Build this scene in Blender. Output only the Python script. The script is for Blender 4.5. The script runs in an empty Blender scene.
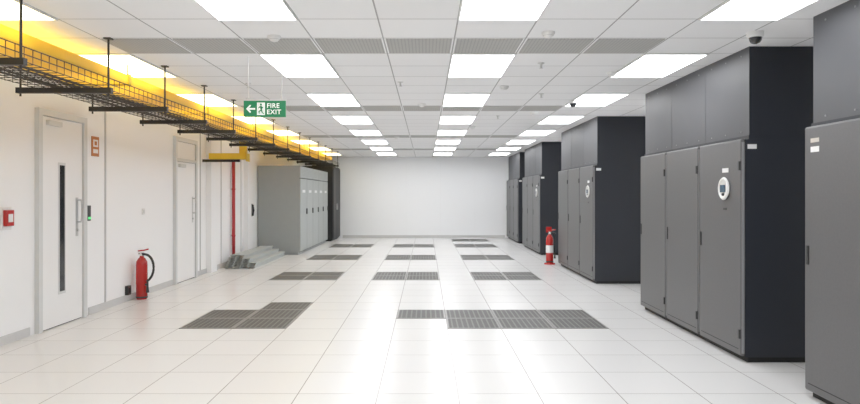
import bpy, bmesh, math, random
from mathutils import Vector, Matrix
random.seed(4)
sc = bpy.context.scene
sc.view_settings.view_transform = 'Standard'
sc.view_settings.look = 'None'
sc.view_settings.exposure = 0.0
sc.view_settings.gamma = 1.15

CAMZ = 1.49
H = 2.81
WL, WR, YB, YF = -4.2, 3.7, 23.0, -3.45
GX, GY = 0.24, 0.15

# ------------------------------------------------------------ materials
def mat(name, col, rough=0.5, metal=0.0, noise=0.04, nscale=6.0, spec=0.5, emit=None, estr=0.0, transl=0.0):
    m = bpy.data.materials.new(name); m.use_nodes = True
    nt = m.node_tree; b = nt.nodes['Principled BSDF']
    b.inputs['Roughness'].default_value = rough
    b.inputs['Metallic'].default_value = metal
    b.inputs['Specular IOR Level'].default_value = spec
    tc = nt.nodes.new('ShaderNodeTexCoord')
    nz = nt.nodes.new('ShaderNodeTexNoise'); nz.inputs['Scale'].default_value = nscale
    nt.links.new(tc.outputs['Object'], nz.inputs['Vector'])
    mp = nt.nodes.new('ShaderNodeMapRange')
    mp.inputs['To Min'].default_value = 1 - noise; mp.inputs['To Max'].default_value = 1 + noise
    nt.links.new(nz.outputs['Fac'], mp.inputs['Value'])
    mx = nt.nodes.new('ShaderNodeVectorMath'); mx.operation = 'SCALE'
    mx.inputs[0].default_value = col[:3]
    nt.links.new(mp.outputs['Result'], mx.inputs['Scale'])
    nt.links.new(mx.outputs['Vector'], b.inputs['Base Color'])
    if emit:
        b.inputs['Emission Color'].default_value = (*emit, 1)
        b.inputs['Emission Strength'].default_value = estr
    if transl:
        t = nt.nodes.new('ShaderNodeBsdfTranslucent'); mi = nt.nodes.new('ShaderNodeMixShader')
        nt.links.new(mx.outputs['Vector'], t.inputs['Color'])
        mi.inputs[0].default_value = transl
        nt.links.new(b.outputs[0], mi.inputs[1]); nt.links.new(t.outputs[0], mi.inputs[2])
        nt.links.new(mi.outputs[0], nt.nodes['Material Output'].inputs[0])
    return m

def tile_mat(name, col, line, size, w, ox, oy, rough, var=0.02, spec=0.5, axes='XY'):
    m = bpy.data.materials.new(name); m.use_nodes = True
    nt = m.node_tree; b = nt.nodes['Principled BSDF']; N = nt.nodes; L = nt.links
    b.inputs['Roughness'].default_value = rough
    b.inputs['Specular IOR Level'].default_value = spec
    tc = N.new('ShaderNodeTexCoord'); sp = N.new('ShaderNodeSeparateXYZ')
    L.new(tc.outputs['Object'], sp.inputs[0])
    def math_(op, a, bb=None):
        n = N.new('ShaderNodeMath'); n.operation = op
        for i, v in enumerate((a, bb)):
            if v is None: continue
            if isinstance(v, (int, float)): n.inputs[i].default_value = v
            else: L.new(v, n.inputs[i])
        return n.outputs[0]
    ms = []; cells = []
    for ax, o in zip(axes, (ox, oy)):
        s = math_('SUBTRACT', sp.outputs[ax], o)
        pp = math_('PINGPONG', s, size / 2)
        ms.append(math_('LESS_THAN', pp, w / 2))
        cells.append(math_('FLOOR', math_('DIVIDE', s, size)))
    mask = math_('MAXIMUM', ms[0], ms[1])
    cb = N.new('ShaderNodeCombineXYZ'); L.new(cells[0], cb.inputs[0]); L.new(cells[1], cb.inputs[1])
    wn = N.new('ShaderNodeTexWhiteNoise'); L.new(cb.outputs[0], wn.inputs['Vector'])
    nz = N.new('ShaderNodeTexNoise'); nz.inputs['Scale'].default_value = 1.3
    L.new(tc.outputs['Object'], nz.inputs['Vector'])
    f = math_('ADD', wn.outputs['Value'], nz.outputs['Fac'])
    mp = N.new('ShaderNodeMapRange'); mp.inputs['From Max'].default_value = 2
    mp.inputs['To Min'].default_value = 1 - var; mp.inputs['To Max'].default_value = 1 + var
    L.new(f, mp.inputs['Value'])
    sc_ = N.new('ShaderNodeVectorMath'); sc_.operation = 'SCALE'; sc_.inputs[0].default_value = col
    L.new(mp.outputs[0], sc_.inputs['Scale'])
    mix = N.new('ShaderNodeMix'); mix.data_type = 'RGBA'
    L.new(mask, mix.inputs['Factor']); L.new(sc_.outputs[0], mix.inputs['A'])
    mix.inputs['B'].default_value = (*line, 1)
    L.new(mix.outputs['Result'], b.inputs['Base Color'])
    return m

M = {}
M['floor'] = tile_mat('floor_tiles', (0.765, 0.762, 0.76), (0.30, 0.285, 0.27), 0.6, 0.007, GX, GY, 0.25, 0.025, 0.5)
M['ceil'] = tile_mat('ceiling_tiles', (0.88, 0.88, 0.89), (0.38, 0.38, 0.38), 0.6, 0.012, GX, GY, 0.9, 0.03, 0.1)
M['wall'] = mat('wall_paint', (0.91, 0.915, 0.93), 0.55, noise=0.01, nscale=1)
M['wallb'] = mat('wall_paint_back', (0.94, 0.95, 0.97), 0.6, noise=0.01, nscale=1)
M['trim'] = mat('trim_grey', (0.60, 0.60, 0.60), 0.5)
M['seam'] = mat('panel_seam', (0.5, 0.5, 0.5), 0.6)
M['door'] = mat('door_paint', (0.88, 0.88, 0.885), 0.4, noise=0.01)
M['frame'] = mat('door_frame', (0.66, 0.67, 0.67), 0.4)
M['glass'] = mat('dark_glass', (0.02, 0.022, 0.025), 0.1)
M['steel'] = mat('steel', (0.62, 0.62, 0.62), 0.28, 0.9)
M['black'] = mat('black_metal', (0.012, 0.012, 0.013), 0.45)
M['hose'] = mat('black_rubber', (0.015, 0.015, 0.015), 0.6)
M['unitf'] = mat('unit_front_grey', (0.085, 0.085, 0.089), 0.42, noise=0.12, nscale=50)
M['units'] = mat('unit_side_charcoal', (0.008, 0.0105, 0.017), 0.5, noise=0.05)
M['plen'] = mat('plenum_grey', (0.060, 0.062, 0.070), 0.5, noise=0.08, nscale=3)
M['gap'] = mat('gap_dark', (0.006, 0.006, 0.006), 0.8)
M['edge'] = mat('door_edge', (0.22, 0.22, 0.23), 0.4)
M['red'] = mat('extinguisher_red', (0.45, 0.012, 0.010), 0.25)
M['pipe'] = mat('pipe_red', (0.45, 0.018, 0.022), 0.4)
M['white'] = mat('label_white', (0.8, 0.8, 0.8), 0.5)
M['green'] = mat('sign_green', (0.0, 0.12, 0.042), 0.4, emit=(0.0, 0.35, 0.12), estr=0.25)
M['signw'] = mat('sign_white', (0.85, 0.9, 0.86), 0.4, emit=(0.9, 1, 0.93), estr=0.3)
M['yellow'] = mat('duct_yellow', (0.96, 0.74, 0.07), 0.4, transl=0.45)
M['orange'] = mat('notice_orange', (0.5, 0.16, 0.03), 0.5)
M['cab'] = mat('cabinet_grey', (0.38, 0.405, 0.395), 0.45)
M['cabs'] = mat('cabinet_side', (0.32, 0.345, 0.34), 0.5)
M['cabseam'] = mat('cabinet_louvre', (0.30, 0.32, 0.315), 0.5)
M['blackcab'] = mat('black_cabinet', (0.006, 0.006, 0.007), 0.5)
M['rail'] = mat('galvanised_channel', (0.48, 0.51, 0.50), 0.5, 0.0, noise=0.12, nscale=8)
M['plastic'] = mat('white_plastic', (0.78, 0.78, 0.77), 0.4)
M['led'] = mat('green_led', (0.1, 0.7, 0.2), 0.4, emit=(0.1, 1, 0.3), estr=0.6)
M['screen'] = mat('display_screen', (0.05, 0.09, 0.14), 0.15)
M['vent'] = tile_mat('ceiling_grille', (0.48, 0.47, 0.45), (0.36, 0.36, 0.35), 0.03, 0.010, GX, GY, 0.7, 0.03, 0.2)
M['perf'] = tile_mat('perforated_steel', (0.03, 0.03, 0.03), (0.17, 0.168, 0.16), 0.06, 0.018, GX, GY, 0.5, 0.2, 0.3)
M['perff'] = mat('perforated_frame', (0.22, 0.215, 0.21), 0.4)

def emis(name, col, s):
    m = bpy.data.materials.new(name); m.use_nodes = True
    nt = m.node_tree; nt.nodes.clear()
    e = nt.nodes.new('ShaderNodeEmission'); o = nt.nodes.new('ShaderNodeOutputMaterial')
    e.inputs[0].default_value = (*col, 1); e.inputs[1].default_value = s
    nt.links.new(e.outputs[0], o.inputs[0]); return m
M['panel'] = emis('diffuser_white', (0.965, 0.98, 1.0), 8.3)
M['panelw'] = emis('diffuser_warm', (1.0, 0.86, 0.48), 6.3)

# ------------------------------------------------------------ mesh builder
class B:
    def __init__(s, name): s.name = name; s.v = []; s.f = []; s.m = []; s.mats = []; s.sm = []
    def mi(s, k):
        if k not in s.mats: s.mats.append(k)
        return s.mats.index(k)
    def add(s, vs, fs, k, smooth=False):
        o = len(s.v); s.v += [tuple(v) for v in vs]
        for f in fs: s.f.append([o + i for i in f]); s.m.append(s.mi(k)); s.sm.append(smooth)
    def box(s, x0, x1, y0, y1, z0, z1, k, faces=None, bev=0.0):
        if x0 > x1: x0, x1 = x1, x0
        if y0 > y1: y0, y1 = y1, y0
        if bev > 0:
            bm = bmesh.new(); bmesh.ops.create_cube(bm, size=1)
            for v in bm.verts:
                v.co = Vector(((x0+x1)/2+v.co.x*(x1-x0), (y0+y1)/2+v.co.y*(y1-y0), (z0+z1)/2+v.co.z*(z1-z0)))
            bmesh.ops.bevel(bm, geom=bm.edges[:], offset=bev, segments=2, affect='EDGES', profile=0.5)
            bm.verts.index_update()
            s.add([v.co[:] for v in bm.verts], [[v.index for v in f.verts] for f in bm.faces], k); bm.free(); return
        vs = [(x0,y0,z0),(x1,y0,z0),(x1,y1,z0),(x0,y1,z0),(x0,y0,z1),(x1,y0,z1),(x1,y1,z1),(x0,y1,z1)]
        fs = {'-z':[0,3,2,1],'+z':[4,5,6,7],'-y':[0,1,5,4],'+x':[1,2,6,5],'+y':[2,3,7,6],'-x':[3,0,4,7]}
        faces = faces or {}
        o = len(s.v); s.v += vs
        for n, f in fs.items():
            s.f.append([o+i for i in f]); s.m.append(s.mi(faces.get(n, k))); s.sm.append(False)
    def lathe(s, prof, c, k, n=24, axis='z', smooth=True):
        vs = []; fs = []
        for r, h in prof:
            for i in range(n):
                a = 2*math.pi*i/n; p = (r*math.cos(a), r*math.sin(a), h)
                if axis == 'x': p = (p[2], p[0], p[1])
                elif axis == 'y': p = (p[0], p[2], p[1])
                vs.append((c[0]+p[0], c[1]+p[1], c[2]+p[2]))
        for j in range(len(prof)-1):
            for i in range(n):
                a, b = j*n+i, j*n+(i+1) % n
                fs.append([a, b, b+n, a+n])
        s.add(vs, fs, k, smooth)
        s.add(vs[:n], [list(range(n))[::-1]], k); s.add(vs[-n:], [list(range(n))], k)
    def tube(s, pts, r, k, n=6):
        pts = [Vector(p) for p in pts]; vs = []; fs = []
        for i, p in enumerate(pts):
            t = (pts[min(i+1, len(pts)-1)] - pts[max(i-1, 0)]).normalized()
            u = t.cross(Vector((0, 0, 1)))
            if u.length < 1e-3: u = t.cross(Vector((0, 1, 0)))
            u.normalize(); w = t.cross(u)
            for j in range(n):
                a = 2*math.pi*j/n + math.pi/n
                vs.append(p + u*math.cos(a)*r + w*math.sin(a)*r)
        for i in range(len(pts)-1):
            for j in range(n):
                a, b = i*n+j, i*n+(j+1) % n
                fs.append([a, b, b+n, a+n])
        fs.append(list(range(n))[::-1]); e = (len(pts)-1)*n; fs.append([e+j for j in range(n)])
        s.add(vs, fs, k, n > 6)
    def mesh(s):
        me = bpy.data.meshes.new(s.name); me.from_pydata(s.v, [], s.f)
        for k in s.mats: me.materials.append(M[k])
        for p, mi, sm in zip(me.polygons, s.m, s.sm): p.material_index = mi; p.use_smooth = sm
        me.update(); return me
    def obj(s, loc=None, parent=None):
        o = bpy.data.objects.new(s.name, s.mesh()); sc.collection.objects.link(o)
        if loc: o.location = loc
        if parent: o.parent = parent
        return o

def centred(b):
    xs = [v[0] for v in b.v]; ys = [v[1] for v in b.v]; zs = [v[2] for v in b.v]
    c = ((min(xs)+max(xs))/2, (min(ys)+max(ys))/2, min(zs))
    b.v = [(v[0]-c[0], v[1]-c[1], v[2]-c[2]) for v in b.v]
    return b.obj(loc=c)

# ------------------------------------------------------------ room shell
b = B('floor'); b.box(WL-0.1, WR+0.1, YF-0.1, YB+0.1, -0.1, 0, 'floor'); b.obj()
b = B('ceiling'); b.box(WL-0.1, WR+0.1, YF-0.1, YB+0.1, H, H+0.1, 'ceil'); b.obj()
b = B('wall_back'); b.box(WL-0.1, WR+0.1, YB, YB+0.1, 0, H, 'wallb'); b.obj()
b = B('wall_front'); b.box(WL-0.1, WR+0.1, YF-0.1, YF, 0, H, 'wall'); b.obj()
b = B('wall_right'); b.box(WR, WR+0.1, YF, YB, 0, H, 'wall'); b.obj()
b = B('wall_left'); b.box(WL-0.1, WL, YF, YB, 0, H, 'wall')
b.obj()
b = B('baseboard_left')
for y0, y1 in ((YF, 6.98), (8.20, 10.92), (12.08, 16.3)):
    b.box(WL, WL+0.015, y0, y1, 0, 0.09, 'trim')
b.obj()
b = B('baseboard_back'); b.box(-2.9, 2.75, YB-0.015, YB, 0, 0.09, 'trim'); b.obj()
b = B('trim_1')
for y in (8.62, 12.25, 13.5, 14.95, 6.3):
    b.box(WL, WL+0.012, y, y+0.025, 0.09, H, 'seam')
b.obj()
b = B('trim_2')
b.box(WL, WL+0.10, 12.6, 12.95, 0, H, 'wall')
b.obj()
b = B('trim_3')
b.box(WL, WL+0.10, 15.2, 15.5, 0, H, 'wall')
b.obj()
b = B('trim_4')
for x in (-1.9, -0.7, 0.5, 1.7):
    b.box(x, x+0.012, YB-0.006, YB, 0.09, H, 'wall')
b.obj()

# ------------------------------------------------------------ doors in left wall
def door(name, y0, y1, hleaf, hframe, win=True):
    b = B(name); x = WL
    fw = 0.07
    b.box(x, x+0.05, y0-fw, y0, 0, hframe+fw, 'frame')
    b.box(x, x+0.05, y1, y1+fw, 0, hframe+fw, 'frame')
    b.box(x, x+0.05, y0, y1, hframe, hframe+fw, 'frame')
    b.box(x, x+0.006, y0, y1, 0, hframe, 'gap')
    b.box(x+0.004, x+0.025, y0+0.008, y1-0.008, 0.012, hleaf-0.006, 'door')
    if hleaf < hframe - 0.05:
        b.box(x, x+0.045, y0, y1, hleaf, hleaf+0.05, 'frame')
        b.box(x+0.004, x+0.025, y0+0.008, y1-0.008, hleaf+0.055, hframe-0.006, 'door')
    if win:
        yc = (y0+y1)/2 - 0.02
        b.box(x+0.02, x+0.030, yc-0.075, yc+0.075, 0.36, 1.86, 'frame')
        b.box(x+0.03, x+0.033, yc-0.05, yc+0.05, 0.39, 1.83, 'glass')
    yh = y1 - 0.13
    b.box(x+0.025, x+0.030, yh-0.025, yh+0.025, 1.0, 1.46, 'steel')
    b.tube([(x+0.03, yh, 1.43), (x+0.075, yh, 1.43), (x+0.085, yh, 1.40), (x+0.085, yh, 1.20), (x+0.075, yh, 1.17), (x+0.03, yh, 1.17)], 0.010, 'steel', 8)
    b.lathe([(0.016, 0), (0.016, 0.015)], (x+0.03, yh, 1.07), 'steel', 12, 'x')
    for z in (0.25, 1.1, hleaf-0.25):
        b.tube([(x+0.035, y0+0.004, z-0.05), (x+0.035, y0+0.004, z+0.05)], 0.010, 'steel', 8)
    b.box(x+0.025, x+0.065, y0+0.1, y0+0.36, hleaf-0.10, hleaf-0.045, 'frame')
    return b.obj()
door('door_1', 7.15, 8.02, 2.36, 2.36)
door('door_2', 11.02, 11.93, 2.06, 2.40, win=False)

# ------------------------------------------------------------ small wall devices
b = B('fire_alarm_call_point')
b.box(WL, WL+0.02, 6.50, 6.66, 1.14, 1.37, 'plastic', bev=0.004)
b.box(WL+0.02, WL+0.06, 6.52, 6.64, 1.18, 1.34, 'red', bev=0.006)
b.box(WL+0.06, WL+0.063, 6.545, 6.615, 1.22, 1.30, 'white')
centred(b)
b = B('access_card_reader')
b.box(WL, WL+0.04, 8.12, 8.20, 1.17, 1.36, 'black', bev=0.006)
b.box(WL+0.04, WL+0.043, 8.13, 8.19, 1.19, 1.22, 'led')
centred(b)
b = B('wall_notice_sign')
b.box(WL, WL+0.01, 8.28, 8.46, 1.98, 2.23, 'orange')
b.box(WL+0.01, WL+0.012, 8.31, 8.43, 2.02, 2.07, 'white')
b.box(WL+0.01, WL+0.012, 8.31, 8.43, 2.10, 2.19, 'white')
b.box(WL+0.012, WL+0.013, 8.34, 8.40, 2.12, 2.17, 'orange')
centred(b)
b = B('power_socket')
b.box(WL, WL+0.05, 9.2, 9.3, 0.09, 0.22, 'black', bev=0.006)
b.box(WL+0.05, WL+0.055, 9.22, 9.28, 0.12, 0.19, 'gap')
centred(b)
b = B('light_switch')
b.box(WL, WL+0.012, 9.75, 9.84, 1.2, 1.29, 'plastic', bev=0.003)
b.box(WL+0.012, WL+0.018, 9.775, 9.815, 1.22, 1.27, 'frame')
centred(b)
b = B('wall_telephone')
b.box(WL, WL+0.06, 15.62, 15.78, 0.98, 1.28, 'black', bev=0.01)
b.tube([(WL+0.09, 15.66, 1.0), (WL+0.11, 15.66, 1.12), (WL+0.09, 15.66, 1.26)], 0.022, 'hose', 8)
centred(b)
b = B('fire_riser_pipe')
b.tube([(WL+0.06, 14.2, 0.0), (WL+0.06, 14.2, 2.35)], 0.035, 'pipe', 16)
b.lathe([(0.055, 0), (0.055, 0.02)], (WL+0.06, 14.2, 0), 'pipe', 16)
for z in (0.6, 1.6, 2.2):
    b.box(WL, WL+0.06, 14.185, 14.215, z, z+0.03, 'steel')
    b.lathe([(0.042, 0), (0.042, 0.03)], (WL+0.06, 14.2, z), 'pipe', 16)
b.obj()

# ------------------------------------------------------------ ceiling lights
def panel(name, k):
    b = B(name)
    w, l = 0.288, 0.588
    b.box(-0.3, 0.3, -0.6, -l, -0.014, 0, 'plastic'); b.box(-0.3, 0.3, l, 0.6, -0.014, 0, 'plastic')
    b.box(-0.3, -w, -l, l, -0.014, 0, 'plastic'); b.box(w, 0.3, -l, l, -0.014, 0, 'plastic')
    b.box(-w, w, -l, l, -0.010, -0.002, k)
    return b.mesh()
pm, pw = panel('ceiling_light_panel', 'panel'), panel('ceiling_light_panel_warm', 'panelw')
for cx, me in ((-3.06, pw), (-1.26, pm), (0.54, pm), (2.34, pm)):
    for r in range(-2, 8):
        y = 4.35 + 2.4*r
        o = bpy.data.objects.new('ceiling_light_panel', me); sc.collection.objects.link(o)
        o.location = (cx, y, H)

for y0 in (0.75, 5.55, 9.75, 14.55, 18.75):
    b = B('ceiling_return_grille')
    for i in range(-5, 3):
        x0 = GX + 0.6*i
        b.box(x0+0.02, x0+0.58, y0+0.02, y0+0.58, H-0.006, H, 'vent')
    b.obj()

# ------------------------------------------------------------ perforated floor tiles
def perf(cells):
    b = B('perforated_floor_tile')
    for x0, y0 in cells:
        t = 0.006
        b.box(x0+0.006, x0+0.594, y0+0.006, y0+0.594, 0, t-0.002, 'perf')
        e = 0.024
        b.box(x0+0.004, x0+0.596, y0+0.004, y0+e, 0, t, 'perff'); b.box(x0+0.004, x0+0.596, y0+0.6-e, y0+0.596, 0, t, 'perff')
        b.box(x0+0.004, x0+e, y0+e, y0+0.6-e, 0, t, 'perff'); b.box(x0+0.6-e, x0+0.596, y0+e, y0+0.6-e, 0, t, 'perff')
    b.obj()
def cells(x0, nx, y0, ny): return [(x0+0.6*i, y0+0.6*j) for i in range(nx) for j in range(ny)]
perf(cells(0.24, 3, 7.35, 2) + [(-0.36, 7.95)])
perf(cells(-2.76, 2, 7.35, 2) + [(-2.16, 8.55)])
for y0, cols in ((11.55, (-2.76, -0.96, 0.84)), (15.15, (-2.76, -0.96, 0.84)), (18.75, (-2.76, -0.96, 0.84)), (21.15, (0.84,))):
    for x0 in cols: perf(cells(x0, 2, y0, 2))

# ------------------------------------------------------------ air-conditioning banks on right
def crac(y0, y1, n, disp):
    b = B('air_conditioning_unit')
    xf, xb, top = 2.80, 3.68, 1.99
    b.box(xf+0.06, xb, y0+0.02, y1-0.02, 0, 0.05, 'gap')
    b.box(xf+0.03, xb, y0, y1, 0.05, top-0.005, 'units', {'-x': 'gap'})
    w = (y1-y0)/n
    for i in range(n):
        a, c = y0+w*i+0.016, y0+w*(i+1)-0.016
        b.box(xf, xf+0.05, a, c, 0.055, top, 'unitf', bev=0.014)
        b.box(xf+0.006, xf+0.028, a-0.006, a+0.0, 0.08, top-0.03, 'edge')
        for z in (0.25, 1.75):
            b.box(xf-0.012, xf+0.01, a+0.01, a+0.035, z-0.04, z+0.04, 'black')
        b.box(xf-0.01, xf, c-0.06, c-0.035, 0.98, 1.12, 'black', bev=0.004)
        b.box(xf-0.002, xf, a+0.05, c-0.05, 0.11, 0.115, 'gap')
    if disp is not None:
        yc = y0 + w*disp + 0.33
        z = 1.55
        b.lathe([(0.092, 0.0), (0.108, -0.012), (0.098, -0.024), (0.078, -0.026), (0.075, -0.014)], (xf, yc, z), 'plastic', 32, 'x')
        b.box(xf-0.028, xf-0.02, yc-0.05, yc+0.05, z-0.035, z+0.035, 'screen', bev=0.003)
        b.lathe([(0.012, 0), (0.012, -0.03)], (xf, yc, z-0.055), 'black', 12, 'x')
        b.box(xf-0.004, xf, yc-0.07, yc+0.05, z+0.15, z+0.19, 'white')
        b.box(xf-0.004, xf, yc-0.03, yc+0.03, z-0.2, z-0.18, 'black')
    b.box(xf+0.07, xb, y0+0.01, y1-0.01, top-0.005, H, 'units', {'-x': 'plen'})
    b.box(xf+0.06, xf+0.075, y0, y1, top-0.005, top+0.03, 'units')
    for i in range(1, n):
        b.box(xf+0.068, xf+0.072, y0+w*i-0.002, y0+w*i+0.002, top+0.03, H, 'unitf')
    for i in range(n*3):
        yy = y0 + (y1-y0)*(i+0.5)/(n*3)
        for z in (H-0.06, top+0.07):
            b.box(xf+0.064, xf+0.072, yy-0.006, yy+0.006, z-0.006, z+0.006, 'edge')
    b.box(xf+0.05, xf+0.13, y0-0.003, y0, 1.90, 1.94, 'white')
    if y0 < 3:
        b.box(xf-0.003, xf, y1-0.20, y1-0.10, 1.80, 1.84, 'white'); b.box(xf-0.003, xf, y1-0.20, y1-0.10, 1.87, 1.90, 'steel')
    b.obj()
crac(1.95, 4.90, 3, None)
crac(5.85, 8.64, 3, 0)
crac(11.05, 14.0, 3, 0)
crac(16.35, 19.2, 3, 0)
crac(20.2, 22.95, 3, None)

# ------------------------------------------------------------ left grey electrical cabinets
b = B('electrical_cabinet')
y0, y1, xf, top = 16.4, 20.95, -3.12, 2.22
b.box(WL+0.02, xf-0.06, y0+0.02, y1-0.02, 0, 0.1, 'cabseam')
b.box(WL+0.02, xf-0.03, y0, y1, 0.06, top, 'cab', {'-y': 'cabs', '+x': 'gap'})
n = 5; w = (y1-y0)/n
for i in range(n):
    a, c = y0+w*i+0.012, y0+w*(i+1)-0.012
    b.box(xf-0.04, xf, a, c, 0.08, top-0.32, 'cab', bev=0.006)
    b.box(xf-0.04, xf, a, c, top-0.30, top-0.01, 'cab', bev=0.006)
    for j in range(5):
        b.box(xf, xf+0.004, a+0.15, c-0.15, top-0.24+0.035*j, top-0.230+0.035*j, 'cabseam')
    b.box(xf, xf+0.03, c-0.09, c-0.07, 1.0, 1.14, 'black', bev=0.004)
    b.box(xf, xf+0.003, a+0.25, c-0.25, 1.55, 1.62, 'white')
b.box(WL+0.08, xf-0.1, y0-0.004, y0, 0.15, top-0.08, 'cabs')
b.obj()
b = B('server_rack')
b.box(WL+0.02, -3.0, 21.2, 22.9, 0.04, 2.42, 'blackcab', bev=0.01)
b.box(WL+0.05, -3.05, 21.25, 22.85, 0, 0.04, 'gap')
b.box(-3.0, -2.975, 21.23, 22.03, 0.08, 2.38, 'blackcab', bev=0.005)
b.box(-3.0, -2.975, 22.07, 22.87, 0.08, 2.38, 'blackcab', bev=0.005)
b.box(-2.975, -2.955, 21.95, 21.98, 1.0, 1.2, 'steel'); b.box(-2.975, -2.955, 22.12, 22.15, 1.0, 1.2, 'steel')
b.obj()

# ------------------------------------------------------------ pile of metal channels on floor
b = B('metal_channel_stack')
def channel(x, y, z, L, ang, wdt=0.14):
    R = Matrix.Rotation(ang, 3, 'Z'); t = 0.006; hh = 0.034
    for (a, c, d, e) in ((-wdt/2, wdt/2, hh-t, hh), (-wdt/2, -wdt/2+t, 0, hh-t), (wdt/2-t, wdt/2, 0, hh-t)):
        vs = []
        for zz in (d, e):
            for xx, yy in ((a, 0), (c, 0), (c, L), (a, L)):
                p = R @ Vector((xx, yy, 0)); vs.append((x+p.x, y+p.y, z+zz))
        b.add(vs, [[0,3,2,1],[4,5,6,7],[0,1,5,4],[1,2,6,5],[2,3,7,6],[3,0,4,7]], 'rail')
for layer in range(7):
    nrow = (4, 4, 4, 3, 3, 2, 2)[layer]
    for i in range(nrow):
        channel(-3.985+0.148*i+0.006*random.random()-0.012*(layer % 2), 13.32+0.05*layer+0.07*random.random(), 0.035*layer, 2.85-0.05*layer, random.uniform(-0.002, 0.002))
b.obj()

# ------------------------------------------------------------ fire extinguishers
def exting(x, y, side=1, stand=False):
    b = B('fire_extinguisher'); r = 0.078; z0 = 0.03 if stand else 0.0
    b.lathe([(r*0.85, z0), (r, z0+0.02), (r, z0+0.49), (r*0.93, z0+0.54), (r*0.6, z0+0.585), (0.03, z0+0.60), (0.028, z0+0.62)], (0, 0, 0), 'red', 28)
    b.lathe([(r+0.0015, z0+0.22), (r+0.0015, z0+0.38)], (0, 0, 0), 'white' if stand else 'red', 28)
    b.lathe([(r+0.003, z0+0.02), (r+0.003, z0+0.045)], (0, 0, 0), 'hose', 28)
    b.lathe([(0.022, z0+0.61), (0.026, z0+0.62), (0.026, z0+0.66), (0.012, z0+0.67)], (0, 0, 0), 'steel', 16)
    b.tube([(-0.04*side, 0.0, z0+0.65), (0.04*side, -0.03, z0+0.655), (0.12*side, -0.06, z0+0.64)], 0.012, 'black')
    b.tube([(-0.05*side, 0.0, z0+0.69), (0.04*side, -0.03, z0+0.70), (0.12*side, -0.06, z0+0.72)], 0.011, 'red')
    b.lathe([(0.018, 0), (0.018, -0.02)], (0, -0.024, z0+0.64), 'plastic', 14, 'y')
    b.tube([(-0.025, 0, z0+0.665), (0.025, 0, z0+0.665)], 0.004, 'steel')
    pts = []
    P = [Vector((0.02*side, -0.02, z0+0.64)), Vector((0.19*side, -0.03, z0+0.68)), Vector((0.25*side, -0.03, z0+0.36)), Vector((0.095*side, -0.05, z0+0.26))]
    if stand: P[1].x *= 0.7; P[2].x *= 0.55
    for i in range(15):
        t = i/14
        pts.append(P[0]*(1-t)**3 + P[1]*3*t*(1-t)**2 + P[2]*3*t*t*(1-t) + P[3]*t**3)
    b.tube(pts, 0.017 if not stand else 0.012, 'hose', 8)
    b.lathe([(0.024, 0), (0.014, 0.10), (0.012, 0.16)], (0.102*side, -0.045, z0+0.10), 'hose', 14)
    b.box(min(0.07*side, 0.10*side), max(0.07*side, 0.10*side), -0.06, -0.02, z0+0.2, z0+0.225, 'black')
    if stand:
        b.lathe([(0.12, 0), (0.12, 0.02), (0.105, 0.03)], (0, 0, 0), 'red', 28)
        b.tube([(0, 0.10, 0.02), (0, 0.10, 0.75)], 0.008, 'red')
        b.box(-0.06, 0.06, 0.095, 0.105, 0.68, 0.80, 'red')
    b.obj(loc=(x, y, 0))
exting(-4.07, 9.45, 1, False)
exting(2.66, 14.20, 1, True)

# ------------------------------------------------------------ overhead cable containment (one hung assembly)
T0, T1, TZ = 2.0, 20.9, 2.40
xa, xb_ = -3.32, -2.74
root = bpy.data.objects.new('cable_tray', None); sc.collection.objects.link(root)
b = B('wire_basket')
for i in range(7):
    x = xa + (xb_-xa)*i/6
    b.tube([(x, T0, TZ), (x, T1, TZ)], 0.0038, 'black', 4)
for x in (xa, xb_):
    for z in (TZ+0.05, TZ+0.10):
        b.tube([(x, T0, z), (x, T1, z)], 0.0045, 'black', 4)
y = T0
while y < T1:
    b.tube([(xa, y, TZ+0.10), (xa, y, TZ-0.004), (xb_, y, TZ-0.004), (xb_, y, TZ+0.10)], 0.0038, 'black', 4)
    y += 0.10
b.obj(parent=root)
b = B('hangers')
y = 1.95
while y < 20.9:
    b.box(-3.44, -2.64, y-0.022, y+0.022, TZ-0.055, TZ-0.008, 'black')
    b.tube([(-2.67, y, TZ-0.08), (-2.67, y, H)], 0.009, 'black', 6)
    b.box(-2.70, -2.64, y-0.03, y+0.03, H-0.012, H, 'black')
    b.tube([(-3.41, y, TZ-0.08), (-3.41, y, 2.6)], 0.008, 'black', 6)
    y += 1.2
b.obj(parent=root)
b = B('cables')
for i in range(6):
    x = -3.26 + 0.07*i
    pts = []; yy = T0
    ph = random.random()*6
    while yy < T1:
        pts.append((x+0.02*math.sin(yy*1.7+ph), yy, TZ+0.014+0.008*math.sin(yy*2.3+ph)+(0.02 if i % 3 == 0 else 0))); yy += 0.3
    b.tube(pts, 0.009, 'hose', 5)
b.obj(parent=root)
b = B('yellow_fibre_duct')
dx0, dx1, dz = -3.62, -2.98, 2.60
b.box(dx0, dx1, 1.8, 20.9, dz, dz+0.006, 'yellow')
b.box(dx0, dx0+0.006, 1.8, 20.9, dz+0.006, dz+0.10, 'yellow')
b.box(dx1-0.006, dx1, 1.8, 20.9, dz+0.006, dz+0.09, 'yellow')
y = 1.8
while y < 20.8:
    b.box(dx0-0.008, dx1+0.008, y, y+0.06, dz-0.008, dz, 'yellow')
    b.box(dx1, dx1+0.008, y, y+0.06, dz-0.008, dz+0.10, 'yellow')
    for x in (dx0+0.02, dx1-0.02):
        b.tube([(x, y+0.03, dz), (x, y+0.03, H)], 0.006, 'black')
    y += 2.4
b.obj(parent=root)
b = B('duct_outlet')
b.box(-4.05, -3.35, 12.3, 12.55, 2.16, 2.17, 'yellow'); b.box(-4.05, -3.35, 12.3, 12.31, 2.17, 2.27, 'yellow'); b.box(-4.05, -3.35, 12.54, 12.55, 2.17, 2.27, 'yellow')
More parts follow.
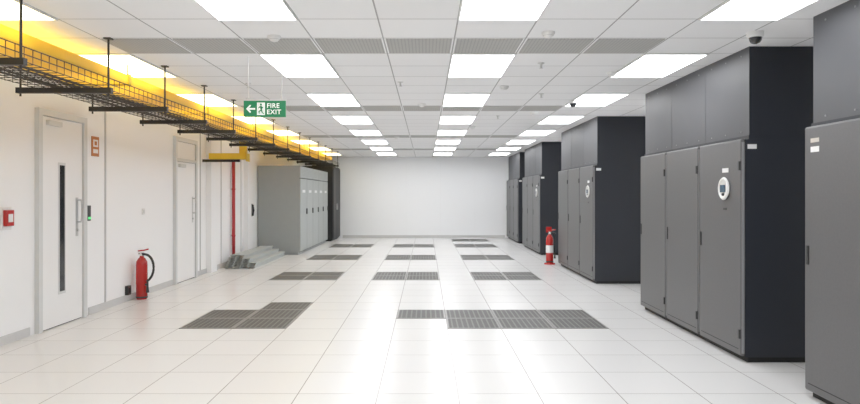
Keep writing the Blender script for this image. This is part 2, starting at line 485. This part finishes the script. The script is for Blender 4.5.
b.box(-3.36, -3.35, 12.3, 12.55, 2.12, 2.27, 'yellow')
b.box(-3.5, -3.38, 12.36, 12.48, 2.17, 2.60, 'yellow')
b.box(-4.2, -3.5, 12.40, 12.44, 2.11, 2.16, 'black')
b.obj(parent=root)
ld = bpy.data.lights.new('duct_glow_fill', 'AREA'); ld.shape = 'RECTANGLE'; ld.size = 0.35; ld.size_y = 18.5  # added fill light imitating yellow duct bounce on the ceiling, no actual fixture
ld.energy = 42; ld.color = (1.0, 0.70, 0.14)
lo = bpy.data.objects.new('duct_glow_fill', ld); sc.collection.objects.link(lo)
lo.location = (-3.25, 11.3, 2.63); lo.rotation_euler = (math.pi, 0, 0); lo.parent = root

# ------------------------------------------------------------ exit sign
sx, sy, sz, sw, sh = -1.54, 6.3, 2.235, 0.40, 0.155
b = B('exit_sign')
b.box(sx-sw/2, sx+sw/2, sy, sy+0.022, sz, sz+sh, 'green')
yy = sy-0.002
b.box(sx-sw/2-0.004, sx+sw/2+0.004, sy+0.003, sy+0.019, sz+sh, sz+sh+0.012, 'plastic')
for x in (sx-0.16, sx+0.16):
    b.tube([(x, sy+0.011, sz+sh), (x, sy+0.011, H)], 0.003, 'steel')
ax = sx-0.135; az = sz+sh/2
def poly(pts, k='signw', y=None):
    y = yy if y is None else y
    b.add([(p[0], y, p[1]) for p in pts] , [list(range(len(pts)))], k)
poly([(ax-0.042, az), (ax-0.004, az-0.04), (ax+0.006, az-0.03), (ax-0.014, az-0.008), (ax-0.014, az+0.008), (ax+0.006, az+0.03), (ax-0.004, az+0.04)])
poly([(ax-0.016, az-0.008), (ax+0.045, az-0.008), (ax+0.045, az+0.008), (ax-0.016, az+0.008)])
px = sx-0.035
poly([(px-0.038, sz+0.018), (px+0.038, sz+0.018), (px+0.038, sz+sh-0.018), (px-0.038, sz+sh-0.018)])
y2 = yy-0.0015
def g(pts): poly([(px+a, sz+c) for a, c in pts], 'green', y2)
g([(0.0+0.011*math.cos(t*math.pi/5), 0.118+0.011*math.sin(t*math.pi/5)) for t in range(10)])
g([(-0.004, 0.068), (0.014, 0.070), (0.008, 0.106), (-0.012, 0.102)])
g([(-0.012, 0.102), (-0.028, 0.084), (-0.022, 0.079), (-0.006, 0.094)])
g([(0.006, 0.104), (0.024, 0.088), (0.020, 0.080), (0.004, 0.092)])
g([(-0.004, 0.070), (-0.024, 0.052), (-0.020, 0.030), (-0.013, 0.030), (-0.013, 0.048), (0.006, 0.062)])
g([(0.012, 0.070), (0.016, 0.046), (0.032, 0.030), (0.027, 0.025), (0.006, 0.042), (0.000, 0.066)])
sign = b.obj()
for txt, z in (('FIRE', sz+0.087), ('EXIT', sz+0.027)):
    cu = bpy.data.curves.new('text_'+txt.lower(), 'FONT'); cu.body = txt; cu.size = 0.062; cu.extrude = 0.0005; cu.offset = 0.0008
    cu.space_character = 1.1
    o = bpy.data.objects.new('text_'+txt.lower(), cu); sc.collection.objects.link(o)
    o.location = (sx+0.02, sy-0.003, z); o.rotation_euler = (math.pi/2, 0, 0)
    cu.materials.append(M['signw']); o.parent = sign

# ------------------------------------------------------------ ceiling devices
def detector(x, y):
    b = B('smoke_detector')
    b.lathe([(0.055, 0), (0.055, -0.012), (0.048, -0.022), (0.030, -0.042), (0.012, -0.048)], (0, 0, 0), 'plastic', 24)
    b.lathe([(0.042, -0.024), (0.042, -0.030)], (0, 0, 0), 'edge', 24)
    b.obj(loc=(x, y, H))
for p in ((-1.26, 5.48), (0.99, 5.35), (0.95, 8.0), (-0.06, 9.55), (2.0, 7.1), (-2.4, 9.0), (0.9, 12.7), (-0.66, 14.9), (1.74, 10.6)):
    detector(*p)
def dome(x, y):
    b = B('dome_security_camera')
    b.lathe([(0.065, 0), (0.065, -0.03), (0.055, -0.045)], (0, 0, 0), 'plastic', 24)
    b.lathe([(0.05, -0.045), (0.047, -0.065), (0.035, -0.085), (0.015, -0.095)], (0, 0, 0), 'glass', 24)
    b.obj(loc=(x, y, H))
dome(2.67, 5.35); dome(2.05, 9.2)
def sprinkler(x, y):
    b = B('fire_sprinkler_head')
    b.lathe([(0.035, 0), (0.035, -0.006), (0.012, -0.010), (0.010, -0.05)], (0, 0, 0), 'steel', 16)
    b.lathe([(0.02, -0.05), (0.02, -0.054)], (0, 0, 0), 'steel', 16)
    b.obj(loc=(x, y, H))
for p in ((1.15, 6.6), (-0.3, 7.7), (1.5, 8.6), (-2.1, 7.8), (1.2, 11.0)):
    sprinkler(*p)

# ------------------------------------------------------------ world + camera
w = bpy.data.worlds.new('world'); sc.world = w; w.use_nodes = True
w.node_tree.nodes['Background'].inputs[0].default_value = (0.8, 0.8, 0.8, 1)
w.node_tree.nodes['Background'].inputs[1].default_value = 0.5
cd = bpy.data.cameras.new('camera'); cam = bpy.data.objects.new('camera', cd); sc.collection.objects.link(cam)
cam.location = (0, 0, CAMZ); cam.rotation_euler = (math.pi/2, 0, 0)
cd.sensor_width = 36; cd.lens = 660/860*36
cd.shift_x = 4/860; cd.shift_y = -7/860
cd.clip_start = 0.05; cd.clip_end = 200
sc.camera = cam
